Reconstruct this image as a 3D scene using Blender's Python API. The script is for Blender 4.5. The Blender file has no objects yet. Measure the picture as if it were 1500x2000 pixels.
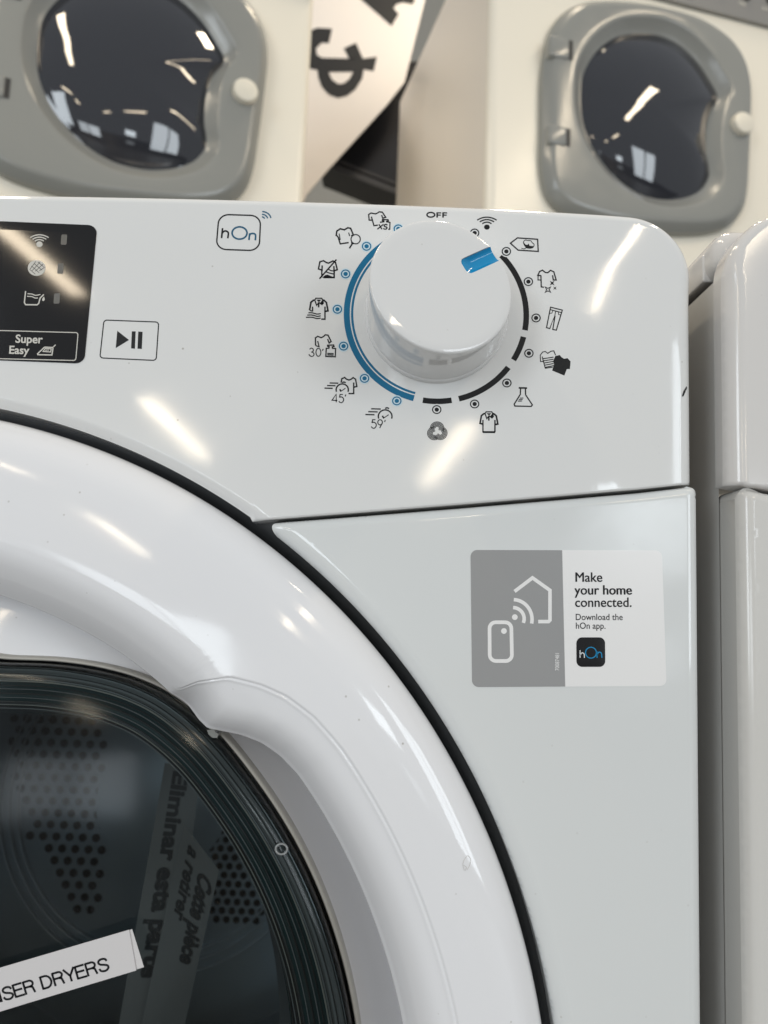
import bpy, bmesh, math, random
import numpy as np
from mathutils import Vector, Matrix
from mathutils.geometry import delaunay_2d_cdt, tessellate_polygon
random.seed(7)
S = 0.001                                   # everything below is written in millimetres
scene = bpy.context.scene
col = scene.collection
R = math.radians

# ------------------------------------------------------------------ camera
FPX, TH, RO, DIST = 1500.0, R(6.5), R(2.2), 275.0     # focal length in photo pixels, pitch up, roll, metres*1000 to the fascia
Fv = np.array([0, math.cos(TH), math.sin(TH)])
R0 = np.array([1.0, 0, 0]); U0 = np.array([0, -math.sin(TH), math.cos(TH)])
Rv = R0*math.cos(RO) + U0*math.sin(RO); Uv = U0*math.cos(RO) - R0*math.sin(RO)
CAM = np.array([0, -DIST, 0.0])
cd = bpy.data.cameras.new('camera'); cam = bpy.data.objects.new('camera', cd); col.objects.link(cam)
m = Matrix.Identity(4)
for i in range(3):
    m[i][0] = Rv[i]; m[i][1] = Uv[i]; m[i][2] = -Fv[i]; m[i][3] = CAM[i]*S
cam.matrix_world = m
cd.sensor_fit = 'VERTICAL'; cd.sensor_height = 36; cd.lens = 36*FPX/2000
cd.clip_start = 0.01; cd.clip_end = 100
cd.dof.use_dof = True; cd.dof.focus_distance = 0.272; cd.dof.aperture_fstop = 13.5
scene.camera = cam
scene.render.resolution_x = 768; scene.render.resolution_y = 1024

# ------------------------------------------------------------------ light
w = bpy.data.worlds.new('World'); scene.world = w; w.use_nodes = True
bg = w.node_tree.nodes['Background']; bg.inputs[0].default_value = (0.93, 0.965, 1.0, 1); bg.inputs[1].default_value = 0.46
def area(name, loc, target, sx, sy, radiance, color):
    d = bpy.data.lights.new(name, 'AREA'); d.shape = 'RECTANGLE'; d.size = sx*S; d.size_y = sy*S
    d.color = color; d.energy = radiance*math.pi*sx*sy*S*S
    o = bpy.data.objects.new(name, d); col.objects.link(o); o.location = Vector(loc)*S
    v = (Vector(target)-Vector(loc)).normalized()
    o.rotation_euler = v.to_track_quat('-Z', 'Y').to_euler(); return o
def tube(a, b, width=92, radiance=26, color=(1, 0.84, 0.62)):
    a, b = Vector(a), Vector(b); c = (a+b)/2; L = (b-a).length
    o = area('ceiling_or_added_tube', c, c+Vector((0, 0, -1)), width, L, radiance, color)
    ang = math.atan2((b-a).y, (b-a).x)
    o.rotation_euler = (0, 0, ang-math.pi/2)          # pointing straight down, long axis along the tube
    return o
tube((-1700, -2000, 1500), (-1610, -3534, 1500))
tube((-1915, -5666, 1500), (-2035, -8240, 1500), 140, 30)
tube((1120, -1900, 1500), (1037, -3473, 1500))
tube((710, -6117, 1500), (513, -9510, 1500), 140, 30)
tube((-900, -600, 1600), (-880, 500, 1600))
tube((1050, -500, 1600), (1030, 600, 1600))
tube((430, 700, 2300), (400, 1650, 2300), 110, 60)  # added tube, no known fitting: brightens the sign sheet and machine side
# shop window behind the photographer: panes of daylight; left-hand panes added for the washer door reflections
for x0, x1, z0, z1, y, L_ in ((1120, 1560, 235, 560, -3600, 8), (1150, 1500, -330, -120, -3600, 1.3), (2350, 3100, -300, 1500, -3300, 6), (3180, 3900, -300, 1500, -3000, 6), (-3500, -2880, -300, 1600, -3600, 7), (-2820, -2200, -300, 1600, -3600, 7), (-1640, -1080, -350, 190, -3600, 5), (-1020, -470, -350, 190, -3600, 6)):
    area('window_pane_light', ((x0+x1)/2, y, (z0+z1)/2), (((x0+x1)/2)*.35, 0, (z0+z1)/2), x1-x0, z1-z0, L_, (0.86, 0.94, 1.0))
scene.view_settings.view_transform = 'Standard'; scene.view_settings.look = 'None'
scene.view_settings.exposure = 0.0; scene.view_settings.gamma = 1.0; scene.view_settings.use_curve_mapping = False
scene.cycles.use_denoising = True
scene.cycles.max_bounces = 10; scene.cycles.transparent_max_bounces = 12
scene.cycles.caustics_reflective = False; scene.cycles.caustics_refractive = False
scene.cycles.sample_clamp_indirect = 6

# ------------------------------------------------------------------ maths helpers
def ray(px, py): return Rv*(px-750)/FPX + Uv*(1000-py)/FPX + Fv
def P(px, py, y=0.0):
    d = ray(px, py); t = (y-CAM[1])/d[1]; p = CAM+d*t; return float(p[0]), float(p[2])
def P3(px, py, y=0.0):
    x, z = P(px, py, y); return (x, y, z)
def PH(px, py, h, off):
    y = h(*P(px, py, 0))
    for _ in range(4): y = h(*P(px, py, y))
    x, z = P(px, py, y-off); return (x, y-off, z)
def smooth(t): t = min(1, max(0, t)); return t*t*(3-2*t)
def spline(pts, closed=False, n=8):
    pts = [np.array(p, float) for p in pts]; out = []; N = len(pts)
    rng = range(N) if closed else range(N-1)
    for i in rng:
        g = lambda k: pts[k % N] if closed else pts[min(max(k, 0), N-1)]
        p0, p1, p2, p3 = g(i-1), g(i), g(i+1), g(i+2)
        for k in range(n):
            t = k/n
            out.append(tuple(0.5*((2*p1)+(-p0+p2)*t+(2*p0-5*p1+4*p2-p3)*t*t+(-p0+3*p1-3*p2+p3)*t**3)))
    if not closed: out.append(tuple(pts[-1]))
    return out
def arcp(cx, cy, rx, ry, a0, a1, n=24):
    return [(cx+rx*math.cos(R(a0+(a1-a0)*k/n)), cy+ry*math.sin(R(a0+(a1-a0)*k/n))) for k in range(n+1)]
def rrect(p00, p10, p11, p01, r, n=6):
    """rounded quad: r as a fraction pair of its sides"""
    rx, ry = r; out = []
    for cx, cy, a in ((rx, ry, 180), (1-rx, ry, 270), (1-rx, 1-ry, 0), (rx, 1-ry, 90)):
        for k in range(n+1):
            t = R(a+90*k/n); u, v = cx+rx*math.cos(t), cy+ry*math.sin(t)
            q = [(1-u)*(1-v)*p00[i]+u*(1-v)*p10[i]+u*v*p11[i]+(1-u)*v*p01[i] for i in (0, 1)]
            out.append(tuple(q))
    return out

# ------------------------------------------------------------------ object helpers
def empty(name, loc=(0, 0, 0), label=None, cat=None, group=None, rz=0):
    o = bpy.data.objects.new(name, None); col.objects.link(o); o.location = Vector(loc)*S
    o.rotation_euler = (0, 0, rz); o.empty_display_size = 0.02
    tag(o, label, cat, group); return o
def tag(o, label=None, cat=None, group=None, kind=None):
    if label: o['label'] = label
    if cat: o['category'] = cat
    if group: o['group'] = group
    if kind: o['kind'] = kind
    return o
def mk(name, verts, faces, mat, parent=None, sm=True, normals=None, angle=None, mats=None, fm=None, origin=True):
    me = bpy.data.meshes.new(name)
    V = np.array(verts, float).reshape(-1, 3)
    me.from_pydata([tuple(v*S) for v in V], [], faces)
    for mt in (mats or [mat]): me.materials.append(mt)
    if fm: me.polygons.foreach_set('material_index', fm)
    me.polygons.foreach_set('use_smooth', [sm]*len(me.polygons))
    if normals is not None: me.normals_split_custom_set_from_vertices([tuple(n) for n in normals])
    elif angle: me.set_sharp_from_angle(angle=R(angle))
    me.update()
    o = bpy.data.objects.new(name, me); col.objects.link(o)
    if parent: o.parent = parent
    return o
def recalc(o):
    bm = bmesh.new(); bm.from_mesh(o.data); bmesh.ops.recalc_face_normals(bm, faces=bm.faces); bm.to_mesh(o.data); bm.free()
def grid_faces(nr, nc, closed=True, off=0, flip=False):
    f = []
    for i in range(nr-1):
        for j in range(nc if closed else nc-1):
            a, b = off+i*nc+j, off+i*nc+(j+1) % nc; c, d = off+(i+1)*nc+(j+1) % nc, off+(i+1)*nc+j
            f.append((a, d, c, b) if flip else (a, b, c, d))
    return f
def cdt(loop, pts, holes=()):
    """triangulate the inside of a loop with extra points; returns 2d verts, tris, boundary index list"""
    allp = list(loop); edges = [(i, (i+1) % len(loop)) for i in range(len(loop))]
    for h in holes:
        o = len(allp); allp += list(h); edges += [(o+i, o+(i+1) % len(h)) for i in range(len(h))]
    allp += list(pts)
    v, e, f, ov, oe, of = delaunay_2d_cdt([Vector(p) for p in allp], edges, [], 1 if not holes else 2, 1e-5)
    vv = [(q.x, q.y) for q in v]
    return vv, [tuple(t) for t in f]
def inside(loop, pts):
    L = np.array(loop); x, y = np.array(pts).T; c = np.zeros(len(x), bool); j = len(L)-1
    for i in range(len(L)):
        xi, yi, xj, yj = *L[i], *L[j]
        if yi != yj:
            c ^= ((yi > y) != (yj > y)) & (x < (xj-xi)*(y-yi)/(yj-yi)+xi)
        j = i
    return c
def box(name, x0, x1, y0, y1, z0, z1, mat, parent=None, bev=0, seg=3):
    bm = bmesh.new()
    bmesh.ops.create_cube(bm, size=1)
    for v in bm.verts:
        v.co = Vector(((x0+x1)/2+v.co.x*(x1-x0), (y0+y1)/2+v.co.y*(y1-y0), (z0+z1)/2+v.co.z*(z1-z0)))*S
    if bev: bmesh.ops.bevel(bm, geom=bm.edges[:], offset=bev*S, segments=seg, profile=0.5, affect='EDGES')
    me = bpy.data.meshes.new(name); bm.to_mesh(me); bm.free(); me.materials.append(mat)
    me.polygons.foreach_set('use_smooth', [True]*len(me.polygons)); me.set_sharp_from_angle(angle=R(40))
    o = bpy.data.objects.new(name, me); col.objects.link(o)
    if parent: o.parent = parent
    return o
def prism(name, pts3, thick, mat, parent=None, axis=(0, 1, 0)):
    """planar polygon (3d points in order) given a thickness along axis"""
    n = len(pts3); A = np.array(pts3, float); B = A+np.array(axis)*thick
    f = [tuple(range(n)), tuple(reversed(range(n, 2*n)))]+[(i, i+n, (i+1) % n+n, (i+1) % n) for i in range(n)]
    o = mk(name, np.vstack([A, B]), f, mat, parent, sm=False); recalc(o); return o

class Ink:
    """flat marks printed on a surface: drawn in a 2d sketch, laid on the real surface by a map"""
    def __init__(s, mp): s.mp, s.v, s.f, s.fm = mp, [], [], []
    def stroke(s, pts, wd, closed=False, mi=0, taper=None):
        wd = wd*1.16
        pts = [np.array(p, float) for p in pts]
        q = [pts[0]]
        for p in pts[1:]:
            if np.linalg.norm(p-q[-1]) > 1e-4: q.append(p)
        pts = q; n = len(pts)
        if closed and np.linalg.norm(pts[0]-pts[-1]) < 1e-3: pts = pts[:-1]; n -= 1
        o = len(s.v)
        for i in range(n):
            if closed: a, b = pts[i]-pts[i-1], pts[(i+1) % n]-pts[i]
            else: a = pts[i]-pts[max(i-1, 0)]; b = pts[min(i+1, n-1)]-pts[i]
            if np.linalg.norm(a) < 1e-9: a = b
            if np.linalg.norm(b) < 1e-9: b = a
            a = a/np.linalg.norm(a); b = b/np.linalg.norm(b)
            na, nb = np.array((-a[1], a[0])), np.array((-b[1], b[0])); mm = na+nb; l = np.linalg.norm(mm)
            if l < 0.3: mm = na; k = 1
            else: mm = mm/l; k = min(1/max(mm@na, .3), 2)
            h = wd/2*k
            s.v += [tuple(pts[i]+mm*h), tuple(pts[i]-mm*h)]
        for i in range(n if closed else n-1):
            j = (i+1) % n; s.f.append((o+2*i, o+2*i+1, o+2*j+1, o+2*j)); s.fm.append(mi)
        return s
    def fill(s, pts, mi=0, holes=()):
        loops = [[Vector((p[0], p[1], 0)) for p in pts]]+[[Vector((p[0], p[1], 0)) for p in h] for h in holes]
        o = len(s.v)
        for l in loops: s.v += [(p.x, p.y) for p in l]
        for t in tessellate_polygon(loops): s.f.append(tuple(o+i for i in t)); s.fm.append(mi)
        return s
    def disc(s, cx, cy, rx, ry=None, mi=0): return s.fill(arcp(cx, cy, rx, ry or rx, 0, 360, 28)[:-1], mi)
    def text(s, string, at, ux, uy, bold=0, mi=0):
        """ux: 2d vector of one em along the line; uy: one em upwards (in sketch axes)"""
        cu = bpy.data.curves.new('t', 'FONT'); cu.body = string; cu.size = 1; cu.offset = bold; cu.resolution_u = 4
        ob = bpy.data.objects.new('t', cu); col.objects.link(ob)
        dg = bpy.context.evaluated_depsgraph_get(); me = ob.evaluated_get(dg).to_mesh()
        o = len(s.v)
        for v in me.vertices:
            s.v.append((at[0]+ux[0]*v.co.x+uy[0]*v.co.y, at[1]+ux[1]*v.co.x+uy[1]*v.co.y))
        for p in me.polygons: s.f.append(tuple(o+i for i in p.vertices)); s.fm.append(mi)
        ob.evaluated_get(dg).to_mesh_clear(); bpy.data.objects.remove(ob); bpy.data.curves.remove(cu)
        return s
    def build(s, name, mats, parent=None, label=None):
        mats = mats if isinstance(mats, list) else [mats]
        V = [s.mp(*p) for p in s.v]; F = []
        for f in s.f:                                   # faces look towards the viewer
            a, b, c = (np.array(V[i]) for i in f[:3]); n = np.cross(b-a, c-a)
            F.append(tuple(reversed(f)) if n[1] > 0 else f)
        o = mk(name, V, F, None, parent, sm=False, mats=mats, fm=s.fm)
        if label: o['label'] = label
        return o

# ------------------------------------------------------------------ materials
def mat(name, base, rough=0.5, spec=0.5, metal=0.0, coat=0.0, bump=None, specks=0.0, rvar=0.0, ior=1.5):
    mt = bpy.data.materials.new(name); mt.use_nodes = True; nt = mt.node_tree; b = nt.nodes['Principled BSDF']
    N, L = nt.nodes, nt.links
    b.inputs['Base Color'].default_value = (*base, 1); b.inputs['Roughness'].default_value = rough
    b.inputs['Specular IOR Level'].default_value = spec; b.inputs['Metallic'].default_value = metal
    b.inputs['Coat Weight'].default_value = coat; b.inputs['IOR'].default_value = ior
    tc = N.new('ShaderNodeTexCoord')
    if rvar:
        nz = N.new('ShaderNodeTexNoise'); nz.inputs['Scale'].default_value = 22; nz.inputs['Detail'].default_value = 6
        L.new(tc.outputs['Object'], nz.inputs['Vector'])
        mr = N.new('ShaderNodeMapRange'); mr.inputs['From Min'].default_value = .35; mr.inputs['From Max'].default_value = .7
        mr.inputs['To Min'].default_value = rough; mr.inputs['To Max'].default_value = rough+rvar
        L.new(nz.outputs['Fac'], mr.inputs['Value']); L.new(mr.outputs['Result'], b.inputs['Roughness'])
    if bump:
        nz = N.new('ShaderNodeTexNoise'); nz.inputs['Scale'].default_value = bump[0]; nz.inputs['Detail'].default_value = bump[2] if len(bump) > 2 else 2
        L.new(tc.outputs['Object'], nz.inputs['Vector'])
        bp = N.new('ShaderNodeBump'); bp.inputs['Strength'].default_value = 1.0; bp.inputs['Distance'].default_value = bump[1]
        L.new(nz.outputs['Fac'], bp.inputs['Height']); L.new(bp.outputs['Normal'], b.inputs['Normal'])
    if specks:
        vo = N.new('ShaderNodeTexVoronoi'); vo.inputs['Scale'].default_value = 210; L.new(tc.outputs['Object'], vo.inputs['Vector'])
        lt = N.new('ShaderNodeMapRange'); lt.inputs['From Min'].default_value = .045; lt.inputs['From Max'].default_value = .11
        lt.inputs['To Min'].default_value = 1; lt.inputs['To Max'].default_value = 0; L.new(vo.outputs['Distance'], lt.inputs['Value'])
        sp = N.new('ShaderNodeSeparateColor'); L.new(vo.outputs['Color'], sp.inputs['Color'])
        gt = N.new('ShaderNodeMath'); gt.operation = 'GREATER_THAN'; gt.inputs[1].default_value = 1-specks; L.new(sp.outputs['Red'], gt.inputs[0])
        mu = N.new('ShaderNodeMath'); mu.operation = 'MULTIPLY'; L.new(lt.outputs['Result'], mu.inputs[0]); L.new(gt.outputs[0], mu.inputs[1])
        m2 = N.new('ShaderNodeMath'); m2.operation = 'MULTIPLY'; L.new(mu.outputs[0], m2.inputs[0]); L.new(sp.outputs['Green'], m2.inputs[1])
        mx = N.new('ShaderNodeMix'); mx.data_type = 'RGBA'; mx.inputs['A'].default_value = (*base, 1)
        mx.inputs['B'].default_value = (.42, .40, .37, 1); L.new(m2.outputs[0], mx.inputs['Factor']); L.new(mx.outputs['Result'], b.inputs['Base Color'])
    return mt
M = {}
M['fascia'] = mat('white_fascia_plastic', (.72, .72, .71), .045, .55, specks=.22, rvar=.06, bump=(900, .0000005))
M['door'] = mat('white_door_plastic', (.77, .77, .785), .055, .5, specks=.2, rvar=.08)
M['body'] = mat('white_enamelled_steel', (.67, .685, .68), .06, .55, specks=.1, bump=(170, .00002, 1), rvar=.14)
M['knob'] = mat('white_knob_plastic', (.70, .70, .695), .04, .5, specks=.05, rvar=.05)
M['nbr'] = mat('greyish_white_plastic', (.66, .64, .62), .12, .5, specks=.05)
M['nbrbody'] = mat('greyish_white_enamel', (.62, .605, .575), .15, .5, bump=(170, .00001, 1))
M['side'] = mat('white_side_steel', (.55, .54, .52), .3, .4)
M['seal'] = mat('dark_rubber_seal', (.012, .014, .016), .35, .5)
M['inside'] = mat('dark_gap_plastic', (.02, .022, .025), .6)
M['black'] = mat('black_ink', (.005, .006, .008), .4, .25)
M['murkprint'] = mat('murk_greyed_print', (.045, .045, .047), .6)  # leaflet print greyed in its colour to imitate the murk behind the glass
M['blue'] = mat('blue_ink', (.002, .135, .27), .35, .3)
M['lightblue'] = mat('pale_blue_ink', (.55, .68, .74), .3)
M['halo'] = mat('white_ink', (.70, .71, .71), .2)
M['teal'] = mat('teal_logo_ink', (.015, .10, .18), .35, .3)
M['pointer'] = mat('blue_glossy_plastic', (.008, .25, .50), .06, .5)
M['display'] = mat('black_display_plastic', (.004, .004, .005), .06, .5)
M['dispink'] = mat('pale_display_ink', (.55, .53, .48), .4)
M['led'] = mat('unlit_smoked_led_window', (.09, .09, .085), .25)
M['sticker'] = mat('white_sticker_paper', (.80, .79, .78), .22, .5, bump=(60, .00002, 3))
M['stickgrey'] = mat('grey_sticker_print', (.30, .30, .30), .30, .4, bump=(2500, .000004))
M['paper'] = mat('white_label_paper', (.62, .60, .60), .6)
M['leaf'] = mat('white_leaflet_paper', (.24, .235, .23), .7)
M['drum'] = mat('drum_steel', (.42, .44, .46), .32, metal=.9)
M['drumdark'] = mat('dark_drum_back', (.42, .47, .52), .4, metal=.3)
M['hole'] = mat('black_perforation', (.002, .002, .002), .8)
M['teal_rim'] = mat('teal_tinted_rim', (.02, .055, .058), .14, .6)
M['grey_rim'] = mat('grey_tinted_rim', (.24, .25, .25), .12, .7)
M['dark_rim'] = mat('dark_tinted_rim', (.03, .036, .037), .14, .6)
M['gasket'] = mat('beige_gasket', (.42, .40, .36), .35)
M['cream'] = mat('cream_enamel', (.84, .79, .68), .22, .5, rvar=.05)
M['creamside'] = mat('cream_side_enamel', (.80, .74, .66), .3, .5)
M['grey'] = mat('grey_door_plastic', (.255, .26, .245), .15, .5, rvar=.1)
M['greydark'] = mat('dark_grey_hinge_plastic', (.16, .165, .16), .35)
M['slot'] = mat('dark_slot', (.02, .02, .02), .6)
M['panelgrey'] = mat('grey_panel_plastic', (.23, .225, .215), .35)
M['button'] = mat('cream_button_plastic', (.74, .70, .60), .3)
M['bulge'] = mat('smoked_bulging_glass', (.016, .018, .025), .04, .9)
M['sign'] = mat('white_sign_sheet', (.78, .73, .69), .6)
M['signink'] = mat('black_sign_lettering', (.012, .012, .013), .6)
M['boxblack'] = mat('black_box_plastic', (.010, .010, .013), .3)
M['boxgrey'] = mat('grey_box_trim', (.06, .06, .065), .3)
M['wall'] = mat('beige_wall_paint', (.45, .42, .36), .8, bump=(30, .0005, 5))
M['floor'] = mat('grey_floor_vinyl', (.20, .19, .18), .5)
def glass(name, tint, rough=0.12):
    mt = bpy.data.materials.new(name); mt.use_nodes = True; nt = mt.node_tree; N, L = nt.nodes, nt.links
    N.remove(N['Principled BSDF']); out = N['Material Output']
    t = N.new('ShaderNodeBsdfTransparent'); t.inputs[0].default_value = (*tint, 1)
    g = N.new('ShaderNodeBsdfGlossy'); g.inputs['Roughness'].default_value = rough
    f = N.new('ShaderNodeFresnel'); f.inputs[0].default_value = 1.30
    nz = N.new('ShaderNodeTexNoise'); nz.inputs['Scale'].default_value = 14; nz.inputs['Detail'].default_value = 4
    bp = N.new('ShaderNodeBump'); bp.inputs['Distance'].default_value = .0002; bp.inputs['Strength'].default_value = .15
    L.new(nz.outputs['Fac'], bp.inputs['Height']); L.new(bp.outputs['Normal'], g.inputs['Normal'])
    mx = N.new('ShaderNodeMixShader'); L.new(f.outputs[0], mx.inputs[0]); L.new(t.outputs[0], mx.inputs[1]); L.new(g.outputs[0], mx.inputs[2])
    L.new(mx.outputs[0], out.inputs['Surface']); return mt
M['glass'] = glass('smoked_door_glass', (.50, .55, .56))

# ------------------------------------------------------------------ setting
def sheet(name, pts, mt):
    return tag(mk(name, pts, [(0, 1, 2, 3)], mt, sm=False), kind='structure')
FLOORZ = -704
sheet('floor', [(-6000, -9000, FLOORZ), (6000, -9000, FLOORZ), (6000, 4000, FLOORZ), (-6000, 4000, FLOORZ)], M['floor'])
sheet('wall', [(-6000, 3200, FLOORZ), (6000, 3200, FLOORZ), (6000, 3200, 5000), (-6000, 3200, 5000)], M['wall'])

# ------------------------------------------------------------------ tumble dryer
DC = (-185.7, -185.9)                        # axis of the door
R_GAP, R_DOOR = 254.0, 249.9
XL, XR, ZT = -484.5, 113.4, 149.6            # left, right and top of the front
def polar(x, z): return math.hypot(x-DC[0], z-DC[1]), math.degrees(math.atan2(z-DC[1], x-DC[0]))
LINE = [P(480, 1018, 0), P(700, 1001, 0), P(900, 985, 0), P(1100, 968, 0), P(1250, 955, 0), P(1357, 944.5, 3)]
def seam_z(x):                                # lower edge of the fascia, mirrored about the door axis
    x = DC[0]+abs(x-DC[0]); return float(np.interp(x, [p[0] for p in LINE], [p[1] for p in LINE]))
def rr_dist(x, z, xl, xr, zt, rad):
    """inward distance to left / top / right edges with rounded top corners"""
    cx = (xl+xr)/2; hx = (xr-xl)/2; qx = abs(x-cx)-hx+rad; qz = z-zt+rad
    return -(min(max(qx, qz), 0)+math.hypot(max(qx, 0), max(qz, 0))-rad)
def arch(x): return 2.3*min(1, abs(x-15)/166)**2 if x < 15 else 1.1*min(1, (x-15)/74)**2
def front_shell(name, parent, dx, dz, mt, arc, back, rad=25, ds=0):
    xl, xr, zt = XL+dx, XR+dx, ZT+dz
    def h(x, z):
        z = z+arch(x-dx)*min(1, max(0, (z-zt+40)/30)); d = rr_dist(x, z, xl, xr, zt, rad); y = 0.0
        r1 = 3.4+3.0*smooth((zt-6-z)/30)
        if d < r1: y += r1-math.sqrt(max(0, r1*r1-(r1-max(d, 0))**2))
        e = min(xr-x, x-xl)
        if e < 40: y += (2.6 if arc else 1.3)*((40-e)/40)**2.3
        e2 = zt-z
        if e2 < 22: y += 0.5*((22-e2)/22)**2
        db = z-(seam_z(x-dx)+dz-ds)
        if db < .9: y += .9-math.sqrt(max(0, .81-(.9-max(db, 0))**2))
        if arc:
            da = polar(x, z)[0]-R_GAP
            if da < 4.2: y += 2.4*((4.2-max(da, 0))/4.2)**1.6
        return y
    corner = lambda cx, cz, a0, a1: arcp(cx, cz, rad, rad, a0, a1, 40)
    zr = seam_z(XR)+dz-ds
    loop = [(xr, zr+k*(zt-rad-zr)/40) for k in range(40)]
    loop += corner(xr-rad, zt-rad, 0, 90)+[(xr-rad-k*(xr-xl-2*rad)/560, zt) for k in range(1, 560)]
    loop += corner(xl+rad, zt-rad, 90, 180)+[(xl, zt-rad-k*(zt-rad-zr)/12) for k in range(1, 12)]
    ar = lambda L: [(x, z-arch(x-dx)*min(1, max(0, (z-zt+40)/30))) for x, z in L]
    loop = ar(loop)
    xi = LINE[0][0]
    bx = [xl+dx*0+k*(2*DC[0]-xi-XL)/40 for k in range(40)]
    loop += [(x, seam_z(x-dx)+dz-ds) for x in bx]
    if arc:
        a0 = polar(2*DC[0]-xi, seam_z(xi))[1]; a1 = polar(xi, seam_z(xi))[1]
        loop += arcp(DC[0]+dx, DC[1]+dz, R_GAP, R_GAP, a0, a1, 240)
    else:
        loop += [(2*DC[0]-xi+dx+k*(2*xi-2*DC[0])/50, seam_z(xi)+dz-ds) for k in range(51)]
    loop += [(xi+dx+k*(XR-xi)/90, seam_z(xi+k*(XR-xi)/90)+dz-ds) for k in range(1, 90)]
    pts = [(x, z) for x in np.arange(xl+3, xr, 4.1) for z in np.arange(zr-30, zt, 4.3)]
    # denser points where the surface bends
    n_ar = len(pts)
    NT = []
    for d in (.03, .1, .2, .35, .6, 1.0, 1.6, 2.4, 3.4, 4.6, 6.0): NT += ar([(xr-rad-k*(xr-xl-2*rad)/560, zt-d) for k in range(0, 561)])
    for d in (.12, .25, .7, 1.3, 2.1, 3.1, 4.3, 5.6, 6.6):
        rr = rad-d
        pts += [(xr-d, zr+1+k*(zt-rad-zr)/60) for k in range(60)]+arcp(xr-rad, zt-rad, rr, rr, 0, 90, 36)
        pts += arcp(xl+rad, zt-rad, rr, rr, 90, 180, 20)+[(xl+d, zr+1+k*(zt-rad-zr)/30) for k in range(30)]
    pts[n_ar:] = ar(pts[n_ar:])
    for d in (.15, .4, .9):
        pts += [(xi+dx+2+k*(XR-xi-3)/120, seam_z(xi+2+k*(XR-xi-3)/120)+dz-ds+d) for k in range(120)]
    if arc:
        for d in (.5, 1.1, 1.8, 2.6, 3.4, 4.2, 5):
            pts += arcp(DC[0], DC[1], R_GAP+d, R_GAP+d, a1+.3, 110, 160)
    for x in np.arange(xr-40, xr-6, 1.7):
        pts += [(x, z) for z in np.arange(zr+1, zt-2, 2.7)]
    pts = np.array(pts)+np.array([[random.uniform(-.02, .02), random.uniform(-.02, .02)] for _ in pts])
    pts = np.vstack([pts[(pts[:, 1] < zt-7-np.array([arch(x-dx) for x in pts[:, 0]])) | (pts[:, 0] > xr-rad+.2) | (pts[:, 0] < xl+rad-.2)], np.array(NT)])
    pts = pts[inside(loop, pts)]
    vv, tris = cdt(loop, [tuple(p) for p in pts])
    verts, nor = [], []
    for x, z in vv:
        verts.append((x, h(x, z), z)); e = .04
        gx = (h(x+e, z)-h(x-e, z))/(2*e); gz = (h(x, z+e)-h(x, z-e))/(2*e)
        gx, gz = max(-4, min(4, gx)), max(-4, min(4, gz))
        n = np.array((gx, -1, gz)); nor.append(n/np.linalg.norm(n))
    faces = []
    for t in tris:
        a, b, c = (np.array(verts[i]) for i in t[:3])
        faces.append(t if np.cross(b-a, c-a)[1] < 0 else tuple(reversed(t)))
    o0 = len(verts)
    for x, z in loop: verts.append((x, h(x, z), z))
    for x, z in loop: verts.append((x, back, z))
    n = len(loop); cx, cz = (xl+xr)/2, zt-60
    for k, (x, z) in enumerate(loop):
        a = loop[k-1]; b = loop[(k+1) % n]; t = np.array((b[0]-a[0], 0, b[1]-a[1])); nn = np.array((t[2], 0, -t[0])); nn = nn/np.linalg.norm(nn); nor.append(nn)
    nor += nor[-n:]
    for i in range(n): j = (i+1) % n; faces.append((o0+n+i, o0+n+j, o0+j, o0+i))
    o = mk(name, verts, faces, mt, parent, normals=nor)
    return o, h
dryer = empty('tumble_dryer', (0, 0, 0), 'glossy white tumble dryer with a big round dial and smoked porthole door, nearest the viewer', 'tumble dryer')
fascia, hF = front_shell('control_panel', dryer, 0, 0, M['fascia'], True, 14)

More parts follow.
